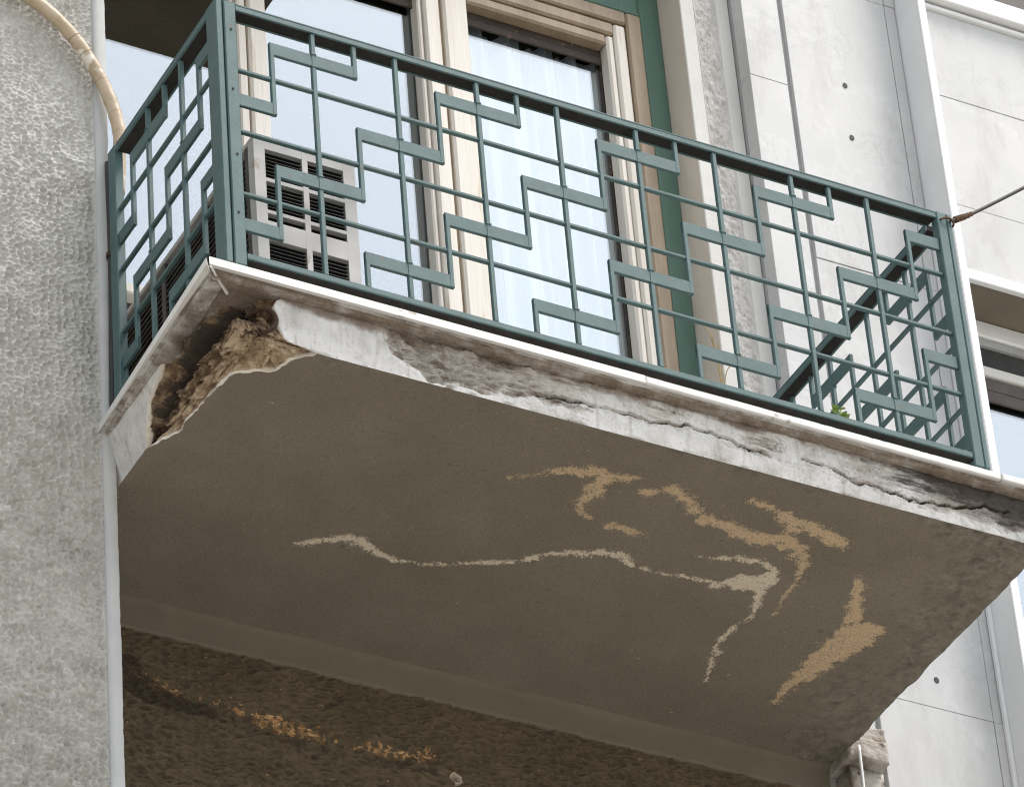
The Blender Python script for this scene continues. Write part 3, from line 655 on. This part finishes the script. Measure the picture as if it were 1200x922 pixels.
# marble floor slabs with overhanging lip
NZ0, NZ1 = -3.77, -3.672
cuts = [(-.40, 4.715), (4.727, 9.2), (9.212, 10.06)]
for k, (a, b) in enumerate(cuts):
    w = 1.05
    if k == 0:
        raw('marble_lip', [(a, -.12, NZ0), (b, -.12, NZ0), (b, w, NZ0), (.43, w, NZ0), (a, -.12, NZ1), (b, -.12, NZ1), (b, w, NZ1), (.43, w, NZ1)],
            [(3, 2, 1, 0), (4, 5, 6, 7), (0, 1, 5, 4), (1, 2, 6, 5), (2, 3, 7, 6), (3, 0, 4, 7)], 'marble_edge', sl)
    else:
        box('marble_lip', sl, a, b, -.12 - (.01 if k == 2 else 0), w, NZ0 + .001, NZ1, 'marble_edge', .012, (0, 0, 0))
raw('marble_lip', [(-.422, -.095, NZ0), (.41, 1.08, NZ0), (.41, 2.95, NZ0), (-.29, 2.95, NZ0), (-.422, -.095, NZ1 - .004), (.41, 1.08, NZ1 - .004), (.41, 2.95, NZ1 - .004), (-.29, 2.95, NZ1 - .004)],
    [(3, 2, 1, 0), (4, 5, 6, 7), (0, 1, 5, 4), (1, 2, 6, 5), (2, 3, 7, 6), (3, 0, 4, 7)], 'marble_edge', sl)
raw('marble_sliver', [(-.392, -.105, NZ0 - .03), (-.372, -.112, NZ0 - .03), (-.03, .21, NZ0 - .045), (-.055, .222, NZ0 - .045), (-.392, -.105, NZ0 - .002), (-.372, -.112, NZ0 - .002), (-.03, .21, NZ0 - .002), (-.055, .222, NZ0 - .002)],
    [(3, 2, 1, 0), (4, 5, 6, 7), (0, 1, 5, 4), (1, 2, 6, 5), (2, 3, 7, 6), (3, 0, 4, 7)], 'marble_edge', sl)
# bedding plaster smeared over the underside of the lip
def bedding(x0, x1, y0, y1, nx, ny, skew=0.):
    X, Y = np.meshgrid(np.linspace(x0, x1, nx), np.linspace(y0, y1, ny), indexing='ij')
    X = X + skew * Y
    z = NZ0 - .006 + .004 * fbm(X * 4, Y * 4, s=150)
    o = np.zeros(X.shape + (4,)); o[..., 1] = .5 + .3 * noise(X * 3, Y * 3, s=151); o[..., 2] = .55 + .25 * noise(X * 2, Y * 2, s=152) + .35 * sstep(1.3, .2, np.hypot(X, Y))
    grid('bedding_mortar', np.stack([X, Y, z], -1), 'fascia', sl, o, flip=True)
bedding(-.345, 9.95, -.075, .9, 500, 40)
bedding(-.36, .30, .905, 2.95, 40, 120, .025)
box('marble_floor', sl, .43, 10.04, 1.055, YB + .5, NZ0 + .001, NZ1 - .003, 'marble', 0)
# mortar bed under the lip
def mortar(name, a, b, n, yw):
    rows = []
    for k, (o, dz) in enumerate(((0., .0), (.012, -.02), (.05, -.045), (.10, -.05), (.22, -.05))):
        rows.append((o, dz))
    return rows
xs = np.linspace(-.30, 9.9, 700); rows = []
for o, dz in ((-.035, .002), (-.03, -.022), (.01, -.04), (.07, -.036), (.16, -.02)):
    j = .018 * fbm(xs * 5, o * 20, s=140); rows.append(np.stack([xs, o + j + .0 * xs, NZ0 + dz + .010 * noise(xs * 8, o * 30, s=141)], -1))
zone = np.zeros((5, 700, 4)); zone[..., 1] = .6; zone[..., 2] = .75; zone[..., 3] = .12
grid('mortar_bed', np.stack(rows, 0), 'fascia', sl, zone)
ys = np.linspace(-.0, 2.92, 260); rows = []
for o, dz in ((-.055, .002), (-.05, -.022), (-.02, -.04), (.05, -.036), (.14, -.02)):
    j = .015 * fbm(ys * 5, o * 20, s=142); rows.append(np.stack([-.27 + .09 * ys / 2.9 + o + j, ys, NZ0 + dz + .010 * noise(ys * 8, o * 30, s=143)], -1))
zone = np.zeros((5, 260, 4)); zone[..., 1] = .5; zone[..., 2] = .62
grid('mortar_bed', np.stack(rows, 0), 'fascia', sl, zone, flip=True)
# rusted rebar in the cavity
hook = [(.20, .30, -3.98), (.30, .12, -3.97), (.40, .055, -4.05), (.42, .05, -4.16), (.36, .07, -4.26), (.28, .12, -4.29)]
tube('rebar_hook', sl, hook, .026, 'rust', 8, 6)
tube('rebar', sl, [(.10, .30, -4.02), (.10, .9, -4.04), (.12, 1.5, -4.09), (.14, 1.95, -4.16)], .014, 'rust', 8, 6)

# ================================================================== RAILING
DV = .43
rl = thing('balcony_railing', 'green metal balcony railing with stepped meander pattern of bars and flat plates', 'railing', (4.5, 1.2, NZ1))
BT = .027      # half width of the square bars
def rbar(name, kind, a, b, c0, c1, d, tilt_jit=True):
    """kind 'F' front panel (a,b along x at y=d), 'L'/'R' side panels (a,b along y at x=d); c0..c1 in z; thickness handled by caller"""
FRONT = dict(axis='x', org=0.0, half=.5, plane=0.0, n=18, rising=True)
LEFT = dict(axis='y', org=.08, half=.428, plane=-.113, n=6, rising=False)
RIGHT = dict(axis='y', org=.08, half=.428, plane=9.08, n=10.4, rising=True)
def put(pn, name, u0, u1, v0, v1, z0, z1, mat='green', bev=.008):
    """u along the panel, v across it (outwards negative for the front)"""
    if pn['axis'] == 'x': box(name, rl, u0, u1, pn['plane'] + v0, pn['plane'] + v1, z0, z1, mat, bev)
    else: box(name, rl, pn['plane'] + v0, pn['plane'] + v1, u0, u1, z0, z1, mat, bev)
def panel(pn):
    o, hf, n = pn['org'], pn['half'], pn['n']; pos = lambda h: o + h * hf
    end = pos(n); zb = -8 * DV
    inw = 1 if pn is not RIGHT else -1                 # direction pointing into the balcony
    def vv(a, b): return (a, b) if inw > 0 else (-b, -a)
    t0, t1 = vv(-.045, .15)
    A0, A1 = o + (.075 if pn is FRONT else .12), end - .075       # handrail: inverted steel channel, filled by a dark strip painting its underside shade
    put(pn, 'top_rail', A0, A1, t0, t1, .022, .055, bev=.01)
    e0, e1 = vv(-.045, -.018); put(pn, 'top_rail_web', A0, A1, e0, e1, -.045, .021, bev=.004)
    e0, e1 = vv(.125, .15); put(pn, 'top_rail_web', A0, A1, e0, e1, -.045, .021, bev=.004)
    e0, e1 = vv(-.0175, .1245); put(pn, 'channel_shade_strip', A0, A1, e0, e1, -.036, .0215, 'shade_steel', bev=0)
    b0, b1 = vv(-.045, .07)
    put(pn, 'bottom_rail', o + .075, end - .075, b0, b1, zb - .055, zb + .03, bev=.01)
    b0, b1 = vv(-.028, .06); put(pn, 'bottom_shade_strip', o + .075, end - .075, b0, b1, zb - .072, zb - .056, 'shade_steel', bev=0)  # dark strip painting the shade below the bottom rail
    hmax = int(math.floor(n))
    for h in range(2, hmax + (0 if n == hmax else 1), 2):                 # full height bars
        s0, s1 = vv(-.032, .022); put(pn, 'vertical_bar', pos(h) - BT, pos(h) + BT, s0, s1, zb + .037, -.047)
    for v in (2, 4, 6):                                # thin horizontal bars, cut between the uprights
        s0, s1 = vv(-.020, .034); put(pn, 'horizontal_bar', o + .075, end - .075, s0, s1, -v * DV - .022, -v * DV + .022)
    for v in (1, 3, 5, 7):
        st = 1 if (v in (1, 5)) == pn['rising'] else -1
        h = st
        while h < n:
            a, b = max(h, 0), min(h + 2, n)
            A = o + .075 if a == 0 else pos(a) - BT; B = end - .075 if b == n else pos(b) + BT
            s0, s1 = vv(-.026, .016); put(pn, 'flat_plate', A, B, s0, s1, -v * DV - .085, -v * DV + .085, bev=.006)
            if a < h + 1 < b:
                w0, w1 = vv(-.040, -.024)
                for dz in (-.088, .088): put(pn, 'weld_bead', pos(h + 1) - .034, pos(h + 1) + .034, w0, w1, -v * DV + dz - .012, -v * DV + dz + .012, bev=.006)
            q0, q1 = vv(-.029, .023)
            if pn['rising']:
                if h + 2 < n: put(pn, 'riser_bar', pos(h + 2) - BT, pos(h + 2) + BT, q0, q1, -v * DV - .083, -(v - 2) * DV + .083 if v > 1 else -.047)
                if v == 7 and h > 0: put(pn, 'riser_bar', pos(h) - BT, pos(h) + BT, q0, q1, zb + .037, -v * DV + .083)
            else:
                if h + 2 < n: put(pn, 'riser_bar', pos(h + 2) - BT, pos(h + 2) + BT, q0, q1, -(v + 2) * DV - .083 if v < 7 else zb + .037, -v * DV + .083)
                if v == 1 and h > 0: put(pn, 'riser_bar', pos(h) - BT, pos(h) + BT, q0, q1, -v * DV - .083, -.047)
            h += 4
    return end
panel(FRONT); panel(LEFT); panel(RIGHT)
zb = -8 * DV - .16
# corner posts: one per panel end, with a slit between the panels
cp = box('post', rl, -.07, .073, -.055, .075, zb, .052, 'green', .012)
box('post', rl, -.165, -.085, -.05, .198, zb, .056, 'green', .012)
box('post_slit', rl, -.086, -.069, -.02, .06, zb, .03, 'pipe_dark', 0)
box('post', rl, 8.927, 9.055, -.055, .075, zb, .052, 'green', .012)
box('post', rl, 9.062, 9.128, -.05, .17, zb, .056, 'green', .012)
box('post', rl, -.17, -.06, .08 + 6 * .428 - .073, .08 + 6 * .428 + .10, zb, .052, 'green', .012)
box('post', rl, 9.03, 9.13, .08 + 10.4 * .428 - .073, YM - .012, zb, .052, 'green', .012)
for k, (x, z) in enumerate(((.01, -.35), (.0, -1.2), (.015, -2.1), (.0, -2.9))):
    box('rivet', cp, x - .012, x + .012, -.066, -.054, z - .012, z + .012, 'pipe_dark', .004)

# ================================================================== AIR CONDITIONER
ac = thing('air_conditioner', 'off-white air conditioner unit with black louvres behind the railing corner', 'air conditioner', (1.0, 1.8, NZ1))
AX0, AX1, AY0, AY1, AZ0, AZ1 = .40, 1.60, .32, 3.75, -3.56, -1.42
box('cabinet', ac, AX0 + .06, AX1 - .01, AY0 + .12, AY1, AZ0, AZ1 - .03, 'ac_side', .01)
box('top_cover', ac, AX0 - .005, AX1 + .01, AY0 - .01, AY1 + .02, AZ1 - .028, AZ1 + .03, 'ac', .015)
fx = [(.53, .97), (1.035, 1.46)]
gz = [(-1.56, -1.955), (-2.005, -2.40), (-2.445, -2.55), (-2.80, -3.20)]
# front panel built round the louvre openings
xe = [AX0, fx[0][0], fx[0][1], fx[1][0], fx[1][1], AX1]
for a, b in ((xe[0], xe[1]), (xe[2], xe[3]), (xe[4], xe[5])):
    box('front_panel', ac, a, b, AY0, AY0 + .08, AZ0, AZ1 - .032, 'ac', 0)
for a, b in fx:
    zc = [AZ1 - .032] + [v for g in gz for v in g] + [AZ0]
    for k in range(0, len(zc), 2):
        fp = box('front_panel', ac, a + .001, b - .001, AY0 + .001, AY0 + .08, zc[k + 1], zc[k], 'ac', 0)
    for t, bt in gz:
        n = max(2, int(round((t - bt) / .048))); V = []; F = []
        for k in range(n):
            z1 = t - (k + .75) * (t - bt) / n; zz0 = z1 - .012; i = len(V)
            for y, zs_ in ((AY0 + .012, zz0), (AY0 + .075, z1 + .008)):
                V += [(a + .004, y, zs_), (b - .004, y, zs_), (a + .004, y, zs_ + .007), (b - .004, y, zs_ + .007)]
            F += [(i, i + 1, i + 3, i + 2), (i + 4, i + 6, i + 7, i + 5), (i, i + 4, i + 5, i + 1), (i + 2, i + 3, i + 7, i + 6)]
        raw('louvre', V, F, 'pipe_dark', fp)
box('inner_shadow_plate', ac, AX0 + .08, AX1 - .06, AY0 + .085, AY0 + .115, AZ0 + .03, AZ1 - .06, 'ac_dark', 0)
box('corner_trim', ac, AX0 - .004, AX0 + .05, AY0 + .082, AY0 + .14, AZ0, AZ1 - .032, 'ac', .01)
# side: dark coil guard of long thin slats between uprights
for k in range(4):
    y = AY0 + .14 + k * (AY1 - AY0 - .24) / 3; box('side_upright', ac, AX0, AX0 + .055, y, y + .09, AZ0, AZ1 - .032, 'ac_side', .008)
for k in range(3):
    y0 = AY0 + .232 + k * (AY1 - AY0 - .24) / 3; y1 = y0 + (AY1 - AY0 - .24) / 3 - .094
    V = []; F = []
    for j in range(26):
        z1 = AZ1 - .12 - j * .078; i = len(V)
        V += [(AX0 + .01, y0, z1 - .03), (AX0 + .01, y1, z1 - .03), (AX0 + .05, y0, z1), (AX0 + .05, y1, z1), (AX0 + .01, y0, z1 - .018), (AX0 + .01, y1, z1 - .018), (AX0 + .05, y0, z1 + .012), (AX0 + .05, y1, z1 + .012)]
        F += [(i, i + 1, i + 3, i + 2), (i + 4, i + 6, i + 7, i + 5), (i, i + 4, i + 5, i + 1)]
    raw('side_grille', V, F, 'ac_side', ac)
for x in (AX0 + .1, AX1 - .2):
    for y in (AY0 + .3, AY1 - .4):
        box('foot', ac, x, x + .1, y, y + .3, NZ1 + .002, AZ0 - .002, 'ac_dark', 0)

# ================================================================== HOSE, CABLE, PIPES
hs_ = thing('drain_hose', 'beige taped hose curving down the roughcast wall to the railing', 'hose', (-.3, YL - .1, .3))
hp = [(-9.5, 2.755, 2.9), (-6.0, 2.755, 2.75), (-3.8, 2.755, 2.55), (-2.2, 2.755, 2.35), (-1.6, 2.755, 2.27), (-1.109, 2.75, 2.06), (-.798, 2.75, 1.885), (-.49, 2.75, 1.57), (-.236, 2.75, 1.146), (-.088, 2.745, .752), (-.015, 2.74, .36), (-.03, 2.74, .05), (-.06, 2.74, -.5)]
hb = tube('hose_body', hs_, hp, .078, 'hose', 14, 10, rf=lambda t: 1 + .03 * math.sin(t * 140))
path = spline(hp, 10)
for k in (14, 22, 33, 43, 48, 55, 60, 68, 73, 81, 88, 92, 99, 105, 110):
    p, q = path[k], path[k + 1]; d = (q - p) / np.linalg.norm(q - p)
    tube('tape_seam', hb, [p, p + d * .008], .0795, 'tape', 14, 1)
pp = thing('downpipe', 'thin dark pipe running down behind the railing wall post', 'pipe', (-.15, 2.8, NZ1))
pb_ = tube('pipe_body', pp, [(-.135, 2.815, -.02), (-.125, 2.815, -1.4), (-.15, 2.815, -3.3), (-.15, 2.815, -3.66)], .038, 'pipe_dark', 10, 6)
tube('pipe_clip', pb_, [(-.13, 2.815, -1.32), (-.13, 2.815, -1.38)], .052, 'rust', 10, 1)
cb = thing('cable', 'black cable lashed to the top of the right railing post', 'cable', (9.1, 0, 0))
cbb = tube('cable_body', cb, [(9.10, -.075, -.05), (9.20, -.06, .0), (9.5, -.02, .235), (10.29, 0, .889), (11.6, .02, 2.0), (13.6, .05, 3.8)], .022, 'cable', 8, 8)
tube('cable_wrap', cbb, [(9.17, -.06, -.015), (9.24, -.055, .035), (9.33, -.04, .10), (9.44, -.03, .185)], .036, 'cord', 10, 8, rf=lambda t: 1 + .22 * math.sin(t * 40) - .3 * t * t)
lp = [(8.92 + .14 + .115 * math.cos(a), .01 + .105 * math.sin(a), -.06 + .01 * math.sin(3 * a)) for a in np.linspace(0, 2 * math.pi, 14)]
tube('lashing', cbb, lp, .013, 'cord', 6, 3)

# broken plaster pier under the far end of the slab
ps = thing('broken_pier', 'crumbling plaster pier with stepped ledges under the right end of the slab', 'pier', (10.1, 4.6, GZ))
def rough_block(name, x0, x1, y0, y1, z0, z1, seed):
    bm = bmesh.new(); bmesh.ops.create_cube(bm, size=1); bmesh.ops.subdivide_edges(bm, edges=bm.edges[:], cuts=9, use_grid_fill=True)
    V = np.array([v.co[:] for v in bm.verts]); F = [tuple(v.index for v in f.verts) for f in bm.faces]; bm.free()
    V = V * np.array([x1 - x0, y1 - y0, z1 - z0]) + np.array([(x0 + x1) / 2, (y0 + y1) / 2, (z0 + z1) / 2])
    V = V + .028 * np.stack([fbm(V[:, 0] * 7, V[:, 1] * 7, V[:, 2] * 7, seed + k, 4) for k in range(3)], -1)
    return raw(name, V.tolist(), F, 'soot', ps, True)
rough_block('ledge', 9.84, 10.36, 4.36, 4.8, -4.16, -3.97, 300)
rough_block('ledge', 9.80, 10.33, 4.30, 4.8, -4.50, -4.20, 310)
rough_block('shaft', 9.88, 10.33, 4.46, 4.85, -6.6, -4.52, 320)
box('lower_shaft', ps, 9.88, 10.36, 4.5, YB + .2, GZ, -6.6, 'plaster', 0)
wp = tube('white_pipe', None, [(9.90, 4.26, -4.36), (9.885, 4.25, -4.9), (9.86, 4.25, -5.8), (9.85, 4.25, -8)], .020, 'white_paint', 8, 6)
tag(wp, 'thin white pipe hanging in front of the crumbling pier', 'pipe')

# weeds on the balcony floor
wd = thing('weed', 'small green weed sprouting at the foot of the railing', 'plant', (7.45, .3, NZ1))
rr = random.Random(5)
stm = tube('stem', wd, [(7.45, .3, NZ1), (7.44, .3, -3.3), (7.46, .28, -3.05)], .012, 'leaf', 6, 4)
for k in range(9):
    a = rr.uniform(0, 6.28); z = -3.25 + .03 * k; L = rr.uniform(.09, .15); w = L * .36
    c = np.array((7.45, .29, z)); d = np.array((math.cos(a), math.sin(a), .35)); s = np.array((-math.sin(a), math.cos(a), .0))
    pts = [c, c + d * L * .4 + s * w, c + d * L, c + d * L * .4 - s * w, c + d * L * .45 + np.array((0, 0, -.012))]
    raw('leaf', [p.tolist() for p in pts], [(0, 4, 1), (1, 4, 2), (2, 4, 3), (3, 4, 0)], 'leaf', stm)
sw = thing('dry_grass', 'wisp of dry straw leaning inside the railing', 'plant', (6.7, 1.4, NZ1))
for k in range(5):
    x = 6.62 + .05 * k; tube('stalk', sw, [(x, 1.4, NZ1), (x + .05 - .03 * k, 1.4, -2.8), (x + .12 - .08 * k, 1.38, -2.0 + .12 * k), (x + .25 - .14 * k, 1.35, -1.75 + .1 * k)], .007, 'straw', 5, 5)
